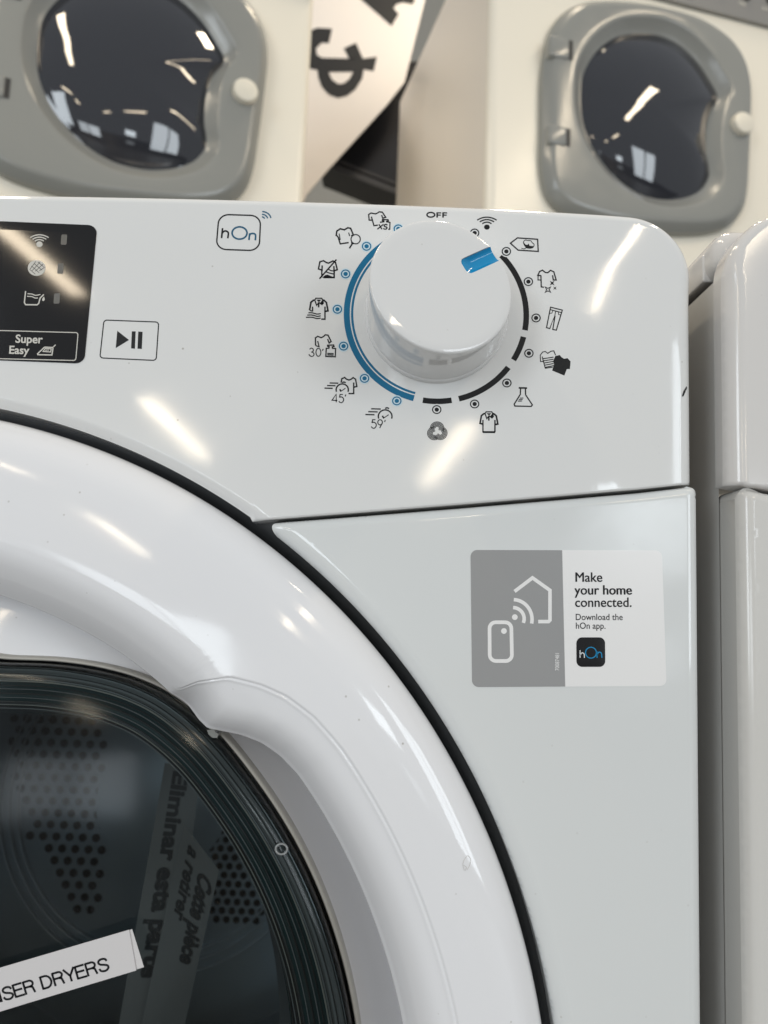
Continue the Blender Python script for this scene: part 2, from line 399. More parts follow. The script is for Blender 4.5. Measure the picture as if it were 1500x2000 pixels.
def body_panel(name, parent, dx, dz, mt, arc, y0=1.0):
    xl, xr = XL+dx+(.6 if arc else 3.6), XR+dx+1.2; g = 1.1
    def top(x): return seam_z(x-dx)+dz-g
    xi = LINE[0][0]+10
    # outline: right edge, bottom, left edge, top-left shoulder, round opening, top-right shoulder
    zr = top(xr)
    loop = [(xr, zr-4-k*(zr-4-FLOORZ-20)/150) for k in range(151)]+[(xr-(xr-xl)*k/20, FLOORZ+20) for k in range(1, 20)]
    loop += [(xl, FLOORZ+20+k*(zr-4-FLOORZ-20)/60) for k in range(61)]+arcp(xl+4, zr-4, 4, 4, 180, 92, 6)
    if arc:
        xi2 = 2*DC[0]-xi
        loop += [(xl+4+k*(xi2-xl-4)/30, top(xl+4+k*(xi2-xl-4)/30)) for k in range(1, 31)]
        a0 = polar(xi2, top(xi2)-6)[1]; a1 = polar(xi, top(xi)-6)[1]
        loop += arcp(DC[0], DC[1], R_GAP, R_GAP, a0, 360+a1, 500)
        p0 = loop[-1]; p1 = (xi+1, top(xi+1)); ctl = (p0[0]-3.4, p0[1]+4.2)
        for k in range(1, 9):
            t = k/9; loop.append(tuple((1-t)**2*p0[i]+2*t*(1-t)*ctl[i]+t*t*p1[i] for i in (0, 1)))
        loop += [(xi+1+k*(xr-5-xi)/110, top(xi+1+k*(xr-5-xi)/110)) for k in range(110)]
    else:
        loop += [(xl+4+k*(xr-xl-8)/120, top(xl+4+k*(xr-xl-8)/120)) for k in range(1, 120)]
    loop += arcp(xr-4, zr-4, 4, 4, 88, 6, 8)
    L = np.array(loop)
    def h(x, z):
        y = y0
        e = min(xr-x, x-xl); r = 5.0
        if e < r: y += r-math.sqrt(max(0, r*r-(r-max(e, 0))**2))
        e = top(x)-z
        if e < 3.5: y += .75*(3.5-math.sqrt(max(0, 12.25-(3.5-max(e, 0))**2)))
        if arc:
            da = polar(x, z)[0]-R_GAP
            if da < 6: y += .7*(6-math.sqrt(max(0, 36-(6-max(da, 0))**2)))
        return y
    pts = [(x, z) for x in np.arange(xl+4, xr, 9.1) for z in np.arange(FLOORZ+25, zr+30, 9.7)]
    for d in (.2, .6, 1.2, 2, 3, 4, 5, 6.3):
        if arc: pts += arcp(DC[0], DC[1], R_GAP+d, R_GAP+d, -60, 60, 260)
        pts += [(xr-d, zr-3-k*1.6) for k in range(210)]+[(xl+d, zr-3-k*4) for k in range(90)]
        pts += [(x, top(x)-d*.6) for x in np.arange((xi if arc else xl+3), xr-1, 1.4)]
    pts = np.array(pts)+np.array([[random.uniform(-.02, .02), random.uniform(-.02, .02)] for _ in pts])
    pts = pts[inside(loop, pts)]
    vv, tris = cdt(loop, [tuple(p) for p in pts])
    verts, nor = [], []
    for x, z in vv:
        verts.append((x, h(x, z), z)); e = .04
        gx = (h(x+e, z)-h(x-e, z))/(2*e); gz = (h(x, z+e)-h(x, z-e))/(2*e); gx, gz = max(-4, min(4, gx)), max(-4, min(4, gz))
        n = np.array((gx, -1, gz)); nor.append(n/np.linalg.norm(n))
    faces = []
    for t in tris:
        a, b, c = (np.array(verts[i]) for i in t[:3])
        faces.append(t if np.cross(b-a, c-a)[1] < 0 else tuple(reversed(t)))
    o0 = len(verts); n = len(loop)
    for x, z in loop: verts.append((x, h(x, z), z))
    for x, z in loop: verts.append((x, 22, z))
    for k, (x, z) in enumerate(loop):
        a = loop[k-1]; b = loop[(k+1) % n]; t = np.array((b[0]-a[0], 0, b[1]-a[1])); nn = np.array((-t[2], 0, t[0])); nor.append(nn/max(1e-9, np.linalg.norm(nn)))
    nor += nor[-n:]
    for i in range(n): j = (i+1) % n; faces.append((o0+i, o0+j, o0+n+j, o0+n+i))
    return mk(name, verts, faces, mt, parent, normals=nor), h
front, hB = body_panel('front_panel', dryer, 0, 0, M['body'], True)
def cabinet(parent, dx, dz, mside, mtop):
    xl, xr = XL+dx+3, XR+dx-1.5; zs = 126+dz
    v = []
    # two sides, back and top as one folded steel shell, open at the front behind the front panel
    P_ = [(xl, 18), (xl, 600), (xr, 600), (xr, 18)]
    v = [(x, y, FLOORZ+20) for x, y in P_]+[(x, y, zs) for x, y in P_]
    sh = mk('side_panel', v, [(0, 1, 5, 4), (1, 2, 6, 5), (2, 3, 7, 6)], mside, parent, sm=False)
    box('worktop', xl-1, xr+1, 14.5, 602, zs+1.6, ZT+dz-2, mtop, parent, 8, 4)
    for sx in (xl+40, xr-40):
        for sy in (60, 560): box('foot', sx-18, sx+18, sy-18, sy+18, FLOORZ, FLOORZ+20, M['seal'], parent, 2)
    return sh
cabinet(dryer, 0, 0, M['side'], M['body'])

# dark bulkhead seen in the gap round the door
def lathe(name, prof, mt, parent, c=DC, n=360, angle=None, a0=0, a1=360, mats=None, fmf=None):
    full = abs(a1-a0) >= 360; nn = n if full else n+1; V = []
    for r, y in prof:
        for k in range(nn):
            t = R(a0+(a1-a0)*k/n); V.append((c[0]+r*math.cos(t), y, c[1]+r*math.sin(t)))
    f = grid_faces(len(prof), nn, full)
    o = mk(name, V, f, mt, parent, angle=angle); return o
sl = lathe('door_seal', [(258, 12), (251.8, 12.5), (248, 15), (240, 15)], M['seal'], dryer); recalc(sl)
# ------------------------------------------------------------------ porthole door
RC = [(13.6, 222.3), (38, 222), (41.5, 220.9), (44.5, 218.3), (46.8, 214.6), (49.3, 209.2), (51.3, 200.4), (52.6, 191.8), (53.4, 186)]
RL = [(13, 204.3), (38, 202.8), (40.5, 201.6), (42.6, 199.4), (44.5, 196), (46.4, 191.5), (47.6, 188.6), (49, 188), (52, 188.7), (55, 189.2), (60, 189.7), (90, 189.7)]
def tab(T, phi):
    a = abs((phi+180) % 360-180); return float(np.interp(a, [t[0] for t in T], [t[1] for t in T]))
def door_y(r, phi):
    a = abs((phi+180) % 360-180); rl = tab(RL, phi); w_ = R_DOOR-r
    prof = [(-.01, 6), (0, 3), (.5, 0), (1.6, -3), (3.4, -5.6), (5.5, -7.6), (8, -9.0), (11, -10.0), (15, -10.8), (21, -11.5), (30, -12.2), (41, -12.8)]
    tot = R_DOOR-rl
    if a > 46:
        k = smooth((a-46)/6)
    else: k = 0
    cr = 1-(.28 if k else .28)                    # where the inner slope begins
    q = w_
    y = float(np.interp(q, [p[0] for p in prof], [p[1] for p in prof]))
    # inner slope down to the lip
    sw = 17.0*k+13.0*(1-k); u = (sw-(r-rl))/sw
    if u > 0: y += (13.0*k+7.0*(1-k))*u**(1.9-.4*k)
    # the scooped grip
    if a < 53.4:
        rc = tab(RC, phi)
        if r < rc:
            d = rc-r; span = max(rc-rl, 1)
            y += .6*smooth(d/1.0)+5.0*min(1, span/14)*(max(0, d-.5)/span)**1.35
            if d < 2.6: y -= .28*math.exp(-((d-1.7)/.6)**2)
    return y
# glass
RG = [(90, 160.5), (82, 161.3), (76, 163.2), (72.4, 165.2), (66.5, 171.6), (61.5, 177.0), (57.3, 181.0), (53.1, 183.6), (47, 184.8), (39.4, 184.6), (26.6, 185.0), (0, 185.2)]
_rs = spline(RG[::-1], n=10); RGA = [t[0] for t in _rs]; RGB = [t[1] for t in _rs]
def rg(phi):
    a = (phi+180) % 360-180
    if a < 0: return 185.2
    if a > 90: a = 180-a
    return float(np.interp(a, RGA, RGB))
def door_ring():
    phis = list(np.arange(-10, 95, .35))+list(np.arange(95, 350, 1.5)); n = len(phis)
    fr = []
    rows = []
    for ph in phis:
        rl = tab(RL, ph); rc = max(rl+3.8, tab(RC, ph)) if abs((ph+180) % 360-180) < 53.4 else rl+3.8
        rs = [R_DOOR, R_DOOR-.25, R_DOOR-.6, R_DOOR-1.1, R_DOOR-1.7, R_DOOR-2.5, R_DOOR-3.4, R_DOOR-4.6, R_DOOR-6, R_DOOR-8, R_DOOR-10.5]
        hi = R_DOOR-13; top = max(rc+3, rl+5)
        if top > hi-2: top = hi-2
        rs += [hi+(top-hi)*k/10 for k in range(11)]
        rs += [rc+2, rc+1, rc+.4, rc, rc-.3, rc-.6, rc-.9, rc-1.2, rc-1.5, rc-1.8, rc-2.1, rc-2.5, rc-3] if rc-3 > rl+.5 else [rl+(top-rl)*(1-(k+1)/14) for k in range(13)]
        lo = rs[-1]
        rs += [lo+(rl-lo)*(k+1)/14 for k in range(14)]
        rows.append([(r, door_y(r, ph)) for r in rs])
    ncol = len(rows[0])
    V, F = [], []
    # outer wall + front + lip wall + recess floor
    for i, ph in enumerate(phis):
        t = R(ph); c, s_ = math.cos(t), math.sin(t); rl, yl = rows[i][-1]
        ex = [(R_DOOR-1, 13), (R_DOOR-.2, 6)]
        a = abs((ph+180) % 360-180); fl = 24+17*(1-smooth((a-38)/12))
        prof = ex+rows[i]+[(rl-.5, yl+.35), (rl-.75, yl+1.0), (rl-.5, yl+1.8), (rl+2.5, yl+5), (rl+7, yl+11), (rl+8.5, yl+17), (rl+7, fl-4), (rl+2.5, fl)]+[(rl+2.5+(rg(ph)+1.4-rl-2.5)*k/8, fl+(17.5-fl)*(k/8)**1.3) for k in range(1, 9)]
        for r, y in prof: V.append((DC[0]+r*c, y, DC[1]+r*s_))
    k_ = len(V)//n
    for i in range(n):
        j = (i+1) % n
        for q in range(k_-1): F.append((i*k_+q, j*k_+q, j*k_+q+1, i*k_+q+1))
    o = mk('door_ring', V, F, M['door'], dryer); recalc(o)
    # normals must look outwards (towards -y on the front)
    me = o.data; f0 = me.polygons[(k_-1)*200+14]
    if f0.normal.y > 0: me.flip_normals()
    me.set_sharp_from_angle(angle=R(50))
    return o
ring = door_ring()
def glass_ring(name, prof, mt, parent, n=720, angle=None):
    """prof: (inset from the rim, y)"""
    V = []
    for d, y in prof:
        for k in range(n):
            ph = 360*k/n; t = R(ph)
            r = max(.01, (rg(ph)*(1-d/185) if d >= 0 else rg(ph)-d)); V.append((DC[0]+r*math.cos(t), y, DC[1]+r*math.sin(t)))
    o = mk(name, V, grid_faces(len(prof), n), mt, parent, angle=angle); recalc(o)
    p = o.data.polygons[len(o.data.polygons)//2]
    return o
gprof = [(0, 16), (-.4, 12), (0, 9.2), (1, 7.4), (2.4, 6.4), (4, 5.9), (7, 5.2), (12, 4.2), (20, 2.8), (32, 1.0), (50, -1.2), (75, -3.4), (105, -5.2), (140, -6.4), (184.9, -6.9)]
pane = glass_ring('door_glass', gprof, M['glass'], dryer)
glass_ring('rim_gasket', [(-2.8, 21), (-2.6, 15), (-1.6, 13.5), (-.9, 15), (-.8, 20)], M['gasket'], dryer)
glass_ring('outer_rim', [(1.2, 9.5), (2.0, 9.0), (3.2, 9.6), (4.0, 11), (4.8, 10.4), (5.6, 11.2), (6.6, 13), (7.2, 12.6)], M['grey_rim'], dryer)
glass_ring('teal_rim', [(7.2, 12.6), (9, 14), (10, 13.7), (12, 16), (14.5, 17), (16, 16.6), (18, 19)], M['teal_rim'], dryer)
glass_ring('inner_bowl', [(18, 19), (19, 18.8), (20, 20), (21, 22), (22.5, 26), (24, 32), (25.2, 38), (26.4, 46), (28, 56), (29.5, 66)], M['dark_rim'], dryer)
for d, y, rr_, mm in ((1.6, 8.6, .25, 'dark_rim'), (4.2, 10.2, .22, 'dark_rim'), (6.1, 10.6, .2, 'dark_rim'), (7.6, 12.0, .3, 'gasket'), (9.6, 13.2, .22, 'dark_rim'), (11.2, 14, .2, 'grey_rim'), (13.4, 15.8, .35, 'dark_rim'), (15.2, 16.2, .18, 'grey_rim'), (17.2, 17.2, .5, 'dark_rim'), (18.6, 18.1, .2, 'gasket'), (20.4, 19.8, .25, 'grey_rim'), (25.4, 38.5, .3, 'teal_rim')):
    glass_ring('rim_streak_ring', [(d-rr_, y+.3), (d-rr_*.5, y-.2), (d+rr_*.5, y-.2), (d+rr_, y+.3)], M[mm], dryer)  # thin rings coloured light and dark to imitate refraction streaks in the glass
# moulded bead and retaining clip on the rim of the glass, a scuff on the ring
def hD(x, z): r, a = polar(x, z); return door_y(r, a)
bx_, bz_ = P(551, 1655, 7)
V = []
for i in range(36):
    for j in range(10):
        a, b = 2*math.pi*i/36, 2*math.pi*j/10; ca = 1.0*(1.75+.38*math.cos(b))
        V.append((bx_+ca*math.cos(a)*1.15, 5.2+.5*math.sin(b), bz_+ca*math.sin(a)))
F = [(i*10+j, ((i+1) % 36)*10+j, ((i+1) % 36)*10+(j+1) % 10, i*10+(j+1) % 10) for i in range(36) for j in range(10)]
recalc(mk('rim_bead', V, F, M['grey_rim'], dryer))
prism('rim_clip', [P3(*t, 9) for t in [(404, 1426), (418, 1424), (421, 1431), (427, 1434), (424, 1441), (415, 1441), (408, 1436)]], 6, M['grey'], dryer)
k = Ink(lambda a, b: PH(a, b, hD, .12))
for pts in ([(907, 1700), (904, 1688), (908, 1677), (914, 1671)], [(914, 1671), (919, 1678), (917, 1690), (912, 1699)], [(905, 1690), (911, 1694), (908, 1701)]): k.stroke(spline(pts, n=4), .45)
k.build('scuff_mark', M['gasket'], dryer)
# drum behind the glass
DR = 205
lathe('drum', [(150, 72), (160, 66), (DR, 78), (DR, 140), (DR-5, 143), (DR-5, 149), (DR, 152), (DR, 240), (DR-5, 243), (DR-5, 249), (DR, 252), (DR, 330), (DR-6, 334), (DR-6, 342), (DR, 346), (DR, 440)], M['drum'], dryer, n=180, angle=40)
lathe('drum_back', [(DR, 440), (190, 436), (175, 430), (60, 430), (52, 426), (.1, 426)], M['drumdark'], dryer, n=120, angle=40)
for r_ in (127, 134.5, 143): recalc(lathe('drum_ring', [(r_-1, 431), (r_-.7, 427.5), (r_, 426.6), (r_+.7, 427.5), (r_+1, 431)], M['drum'], dryer, n=160))
YB = 429.2
ho = Ink(lambda x, z: (x, YB, z)); 
def sector(poly_px, step, r):
    q = [P(a, b, YB) for a, b in poly_px]; xs = [p[0] for p in q]; zs = [p[1] for p in q]
    k = 0; z = min(zs)
    while z < max(zs):
        x = min(xs)+(step/2 if k % 2 else 0)
        while x < max(xs):
            if inside(q, [(x, z)])[0] and math.hypot(x-DC[0], z-DC[1]) < 172: ho.disc(x, z, r)
            x += step
        z += step*.86; k += 1
sector([(15, 1400), (205, 1410), (205, 1770), (165, 1800), (60, 1640), (20, 1500)], 11.6, 3.7)
ho.build('drum_perforations', M['hole'], dryer)
ho = Ink(lambda x, z: (x, YB, z))
sector([(405, 1610), (440, 1620), (540, 1790), (470, 1815), (410, 1800), (412, 1700)], 8.6, 3.0)
ho.build('drum_perforations', M['hole'], dryer)

# ------------------------------------------------------------------ programme dial
KC = (16.66, 106.2)
def knob():
    n = 180; V = []; slope = .30; h0 = 25.8; uu = (.90, .436)
    def top(x, z): return h0-slope*(x*uu[0]+z*uu[1])
    prof = []
    for k in range(n):
        t = R(360*k/n); c, s_ = math.cos(t), math.sin(t); H = top(23*c, 23*s_)
        col_ = [(26.6, 0), (26.6, 1.6), (26.3, 2.2), (25.8, 2.5), (25.7, 4)]
        for q in range(1, 9):
            f = q/8; col_.append((25.7-1.1*f, 4+(H-4.9)*f*.995))
        # rounded upper edge
        base = col_[-1][1]
        for q in range(1, 8):
            a = R(90*q/7); rr = 24.6-1.2*(1-math.cos(a)); hh = base+(top(rr*c, rr*s_)-.05-base)*math.sin(a)
            col_.append((rr, hh))
        for rr in (23.2, 21, 17, 12, 6, .01): col_.append((rr, top(rr*c, rr*s_)-.05*0+.35*((rr/21)**4-1)*0))
        prof.append(col_)
    m_ = len(prof[0])
    for q in range(m_):
        for k in range(n):
            t = R(360*k/n); r, hh = prof[k][q]; V.append((KC[0]+r*math.cos(t), -hh-.02, KC[1]+r*math.sin(t)))
    F = grid_faces(m_, n, True)
    F = F[:-n]+[tuple((m_-2)*n+k for k in range(n))]   # close the middle with one face
    F.append(tuple(range(n)))
    V = V[:(m_-1)*n]
    o = mk('program_dial', V, F, M['knob'], dryer); recalc(o)
    # cut the slot for the pointer
    p0 = P3(908, 521, -24); p1 = P3(1000, 483, -20)
    ax = np.array(p1)-np.array(p0); ax[1] = 0; ax /= np.linalg.norm(ax); wv = np.array((-ax[2], 0, ax[0]))
    nrm = np.array((-slope*uu[0], -1.0, -slope*uu[1])); nrm /= np.linalg.norm(nrm)
    def surf(x, z): return -top(x-KC[0], z-KC[1])
    c0 = np.array((p0[0], 0, p0[2]))
    hw = 3.05
    # start of the slot placed on the true face
    st = np.array(P3(906, 522, -24)); 
    for _ in range(5): st = np.array(P3(906, 522, surf(st[0], st[2])))
    en = np.array(P3(983, 487, -21))
    for _ in range(5): en = np.array(P3(983, 487, surf(en[0], en[2])))
    ax = en-st; ax[1] = 0; ax /= np.linalg.norm(ax); wv = np.array((-ax[2], 0, ax[0]))
    out = []
    L = 26
    prof2 = [(0, -hw+1.6), (.35, -hw+.7), (1.1, -hw+.1), (2.2, -hw), (L, -hw), (L, hw), (2.2, hw), (1.1, hw-.1), (.35, hw-.7), (0, hw-1.6)]
    def slab(shrink, d_top, d_bot, concave):
        pts = []
        for a, b in prof2: pts.append((a+(shrink if a < 3 else 0), b*(1-shrink/hw)))
        top_, bot_ = [], []
        for a, b in pts:
            q = st+ax*a+wv*b; y = surf(q[0], q[2]); top_.append((q[0], y+d_top, q[2])); bot_.append((q[0], y+d_bot, q[2]))
        nn = len(pts)
        f = [tuple(range(nn)), tuple(range(2*nn-1, nn-1, -1))]+[(i, (i+1) % nn, nn+(i+1) % nn, nn+i) for i in range(nn)]
        return top_+bot_, f
    v, f = slab(0, -3, 2.7, 0)
    cut = mk('slot_cutter', v, f, M['knob'], None, sm=False); recalc(cut)
    bo = o.modifiers.new('b', 'BOOLEAN'); bo.object = cut; bo.operation = 'DIFFERENCE'; bo.solver = 'EXACT'
    dg = bpy.context.evaluated_depsgraph_get(); me = bpy.data.meshes.new_from_object(o.evaluated_get(dg)); o.modifiers.clear()
    o.data = me; bpy.data.objects.remove(cut)
    me.polygons.foreach_set('use_smooth', [True]*len(me.polygons)); me.set_sharp_from_angle(angle=R(28))
    # pointer: a blue trough lining the slot
    V, F = [], []; na, nb = 40, 15
    for i in range(na):
        a = .12+(L-.12)*i/(na-1)
        for j in range(nb):
            s_ = -1+2*j/(nb-1)
            end = math.sqrt(max(0, 1-max(0, (1.6-a)/1.6)**2)); b = s_*(hw-.12)*(.55+.45*end)
            q = st+ax*a+wv*b
            rad = math.hypot(q[0]-KC[0], q[2]-KC[1])
            dep = .45+1.5*(1-abs(s_)**3)*smooth(a/3.5)
            drop = 0
            V.append((q[0], surf(q[0], q[2])+dep+drop, q[2]))
    keep = lambda idx: math.hypot(V[idx][0]-KC[0], V[idx][2]-KC[1]) < 24.75
    for i in range(na-1):
        for j in range(nb-1):
            q = (i*nb+j, i*nb+j+1, (i+1)*nb+j+1, (i+1)*nb+j)
            if all(keep(t) for t in q): F.append(q)
    po = mk('pointer', V, F, M['pointer'], o)
    if po.data.polygons[30].normal.y > 0: po.data.flip_normals()
    return o
dial = knob()

# ------------------------------------------------------------------ printing on the control panel
flat = lambda off: (lambda px, py: PH(px, py, hF, off))
def zm(ox, oy, s): return lambda pts: [(ox+x/s, oy+y/s) for x, y in pts]
def wring(r0, r1, a0, a1, name, mt):
    n = max(6, int(abs(a1-a0)/1.5)); V = []
    for k in range(n+1):
        t = R(a0+(a1-a0)*k/n)
        for r in (r0, r1):
            x, z = KC[0]+r*math.cos(t), KC[1]+r*math.sin(t); V.append((x, hF(x, z)-.03, z))
    F = [(2*k, 2*k+1, 2*k+3, 2*k+2) for k in range(n)]
    o = mk(name, V, F, mt, dryer, sm=False)
    if o.data.polygons[0].normal.y > 0: o.data.flip_normals()
    return o
def ang(px, py):
    x, z = P(px, py); return math.degrees(math.atan2(z-KC[1], x-KC[0]))
wring(32.3, 34.4, 45, ang(1036, 647), 'program_arc', M['black'])
wring(32.3, 34.4, ang(1034, 661), ang(1013, 709), 'program_arc', M['black'])
wring(32.3, 34.4, ang(1000, 723), ang(898, 786), 'program_arc', M['black'])
wring(32.3, 34.4, ang(883, 787), ang(825, 787), 'program_arc', M['black'])
ae = ang(807, 783)-360 if ang(807, 783) > 0 else ang(807, 783)
wring(32.2, 34.45, ae+360, 118, 'program_arc', M['blue'])
wring(30.9, 31.75, ae+360, 118, 'program_arc', M['blue'])
DOTS = [(927, 455, 0), (989, 491, 0), (1032, 550, 0), (1047, 621, 0), (1033, 690, 0), (990, 748, 0), (927, 789, 0), (853, 800, 0), (775, 783, 1), (712, 739, 1), (671, 676, 1), (659, 604, 1), (675, 535, 1), (716, 481, 1), (778, 447, 1)]
for px, py, b in DOTS:
    k = Ink(flat(.05)); k.disc(px, py, 11.0, mi=0)
    o = k.build('program_dot', [M['lightblue' if b else 'halo']], dryer)
    k = Ink(flat(.07)); k.stroke(arcp(px, py, 8.1, 7.6, 0, 360, 32), 2.0, True); k.disc(px, py, 4.3, 4.1)
    k.build('dot_mark', [M['blue' if b else 'black']], o)
def icon(name='program_icon', mt='black', off=.04): return Ink(flat(off))
def done(k, mt='black', name='program_icon'): return k.build(name, M[mt], dryer)
# OFF
k = icon(); k.stroke(arcp(841.5, 419.5, 7.6, 4.6, 0, 360, 28), 2.5, True)
for x in (852.5, 864): k.stroke([(x+1.3, 415), (x+1.3, 425)], 2.7).stroke([(x, 415.6), (x+9.4, 415.9)], 2.1).stroke([(x, 420), (x+8.6, 420.2)], 2.0)
done(k)
def wifi(k, cx, cy, s, w_=2.2, dot=5.2):
    for hw, tp, sg_ in ((9, -9.6, 3), (14, -14.6, 4.4), (19, -19.4, 5.8)): k.stroke([(cx+hw*s*t/6, cy+s*(tp+sg_*(t/6)**2)) for t in range(-6, 7)], w_)
    k.disc(cx, cy, dot, dot*.9)
k = icon(); wifi(k, 951, 443.5, 1.0, 2.2, 5.6); done(k)
# cotton tag, from the enlarged photograph
q = zm(920, 410, 8)
k = icon(); k.stroke(q([(615, 520), (725, 437), (1040, 458), (1050, 648), (735, 628)]), 2.2, True)
k.stroke(q(spline([(785, 598), (830, 608), (858, 585), (830, 545), (820, 500), (850, 470), (885, 478), (930, 480), (955, 510), (985, 540), (970, 585), (920, 600), (860, 592)], n=5)), 1.3)
k.fill(q([(820, 500), (850, 540), (880, 545), (900, 525), (915, 560), (980, 565), (950, 596), (870, 596), (835, 560)])); done(k)
def shirt(k, f, body=True, w_=2.4):
    k.stroke(f(spline([(-24, 14), (-19, -13), (-8, -20), (-2, -17), (5, -14), (12, -18), (18, -21)], n=3)), w_)
# plain T-shirt with sparkles (zoom 6)
q = zm(820, 390, 4.0816)
k = icon(); k.stroke(q([(965, 605), (940, 603), (955, 572), (978, 562), (1000, 580), (1020, 582), (1042, 563), (1068, 575), (1087, 640), (1064, 640), (1058, 602)]), 2.2)
k.stroke(q([(965, 603), (968, 695), (990, 698)]), 2.2); k.stroke(q([(943, 605), (942, 640), (965, 640)]), 1.8)
for cx, cy, s in ((1055, 665, 19), (1077, 705, 13)):
    k.fill(q([(cx-s, cy-s), (cx, cy-s*.45), (cx+s, cy-s), (cx+s*.45, cy), (cx+s, cy+s), (cx, cy+s*.45), (cx-s, cy+s), (cx-s*.45, cy)]))
cx, cy, s = 1021, 717, 22
k.stroke(q([(cx-s, cy-s), (cx, cy-s*.45), (cx+s, cy-s), (cx+s*.45, cy), (cx+s, cy+s), (cx, cy+s*.45), (cx-s, cy+s), (cx-s*.45, cy)]), 1.7, True); done(k)
# trousers
k = icon(); k.stroke(q([(1042, 857), (1136, 880), (1088, 1040), (1060, 1034), (1078, 925), (1036, 1027), (1010, 1020)]), 1.9, True)
k.stroke(q([(1038, 876), (1130, 900)]), 1.6); k.stroke(q([(1082, 892), (1076, 925)]), 1.4)
k.stroke(q([(1060, 884), (1052, 905), (1036, 905)]), 1.2); k.stroke(q([(1104, 895), (1106, 915), (1124, 920)]), 1.2); done(k)
# striped and black shirt
k = icon(); k.stroke(q([(985, 1290), (962, 1290), (960, 1240), (978, 1215), (1000, 1210), (1020, 1225), (1045, 1208), (1068, 1205), (1082, 1240)]), 1.6)
k.stroke(q([(975, 1250), (1000, 1344), (1060, 1335)]), 1.6)
for i in range(5): k.stroke(q([(980+5*i, 1268+17*i), (1066, 1255+17*i)]), 1.7)
k.fill(q([(1080, 1246), (1115, 1238), (1130, 1256), (1150, 1268), (1178, 1263), (1202, 1290), (1196, 1350), (1172, 1350), (1152, 1402), (1055, 1362), (1070, 1310), (1062, 1290)])); done(k)
# flask
k = icon(); k.stroke(q([(788, 1500), (855, 1502)]), 2.9); k.stroke(q([(803, 1505), (801, 1552), (752, 1630), (758, 1645), (888, 1648), (897, 1636), (843, 1555), (842, 1505)]), 2.2)
for i in range(3): k.stroke(q([(797-8*i, 1582+12*i), (826-6*i, 1581+12*i)]), 1.6)
done(k)
def polo(k, q, X, Y, s, waves=False):
    g = lambda pts: q([(X+x*s, Y+y*s) for x, y in pts])
    k.stroke(g([(-32, -68), (-46, -64), (-66, -48), (-78, 20)] + ([] if waves else [(-50, 28)])), 2.9)
    k.stroke(g([(32, -68), (46, -64), (66, -46), (80, 26), (52, 32)]), 2.9)
    k.stroke(g([(-52, -10), (-52, 30)] + ([] if waves else [(-52, 95), (54, 97)])), 2.3); k.stroke(g([(54, -10), (54, 97)]+([(22, 97)] if waves else [])), 2.5)
    if not waves: k.stroke(g([(-54, 97), (56, 98)]), 3.2)
    else: k.stroke(g([(-78, 20), (-52, 30)]), 2)
    k.stroke(g([(-32, -66), (-24, -82), (26, -82), (34, -66), (40, -40), (28, -28), (2, -46), (-18, -22), (-32, -62)]), 2.0)
    k.fill(g([(-20, -70), (22, -70), (2, -48)])); k.fill(g([(10, -40), (30, -66), (42, -38), (30, -26)])); k.stroke(g([(0, -46), (0, -4)]), 2.6)
k = icon(); polo(k, q, 550, 1765, .9); done(k)
# knot of yarn
q = zm(700, 760, 7.5)
k = icon(); c0 = np.array((1155., 612.))
for rot in (0, 120, 240):
    for i in range(5):
        r_ = 100-17*i; a = R(rot)
        pts = arcp(-2, -50, r_, r_, 178, 352, 16)+[(r_-8, -50+45-4*i)]+[(150-20*i-26, 20+3*i)]*0
        rr = [(c0[0]+x*math.cos(a)-y*math.sin(a), c0[1]+10+.95*(x*math.sin(a)+y*math.cos(a))) for x, y in pts]
        k.stroke(q(rr), 1.3)
done(k)
# 59' quick
def clock(k, q, X, Y, s=1.0):
    g = lambda pts: q([(X+x*s, Y+y*s) for x, y in pts])
    k.stroke(g(arcp(0, 0, 100, 96, -200, 20, 26)[:]), 2.4)
    k.stroke(g([(-40, -8), (-24, 26), (52, -26)]), 1.5); k.stroke(g([(-40, -10), (-24, 22)]), 2.6)
    k.stroke(g([(0, -118), (28, -128), (58, -116)]), 2.4)
    for i in range(3): k.stroke(g([(-206-42*i, -112+42*i), (-64-46*i, -108+42*i)]), 2.2)
k = icon(); clock(k, q, 392, 400, 1.0)
def dig5(f, s): return [f([(60*s, 0), (18*s, 0), (8*s, 46*s)]), f(spline([(8*s, 46*s), (34*s, 36*s), (66*s, 56*s), (70*s, 92*s), (44*s, 124*s), (12*s, 118*s), (0, 98*s)], n=4))]
f5 = lambda X, Y: (lambda pts: q([(X+x, Y+y) for x, y in pts]))
for st_ in dig5(f5(190, 448), 1.0): k.stroke(st_, 1.75)
k.stroke(q(arcp(318, 486, 34, 38, 0, 360, 20)), 1.75, True); k.stroke(q([(351, 494), (312, 570)]), 1.75); k.stroke(q([(394, 452), (384, 482)]), 1.8); done(k)
q = zm(590, 640, 11.5385)
k = icon(); clock(k, q, 905, 1400, 1.38)
f5 = lambda X, Y: (lambda pts: q([(X+x, Y+y) for x, y in pts]))
k.stroke(q([(770, 1680), (768, 1500), (675, 1635), (795, 1640)]), 1.75)
for st_ in dig5(f5(830, 1505), 1.48): k.stroke(st_, 1.75)
k.stroke(q([(985, 1505), (970, 1550)]), 1.8)
k.stroke(q([(880, 1240), (895, 1150), (960, 1122), (1000, 1160), (1055, 1180), (1105, 1162), (1150, 1125), (1205, 1160), (1235, 1325), (1170, 1340)]), 2.4)
k.stroke(q([(1163, 1235), (1163, 1485), (1045, 1485)]), 2.4); done(k)
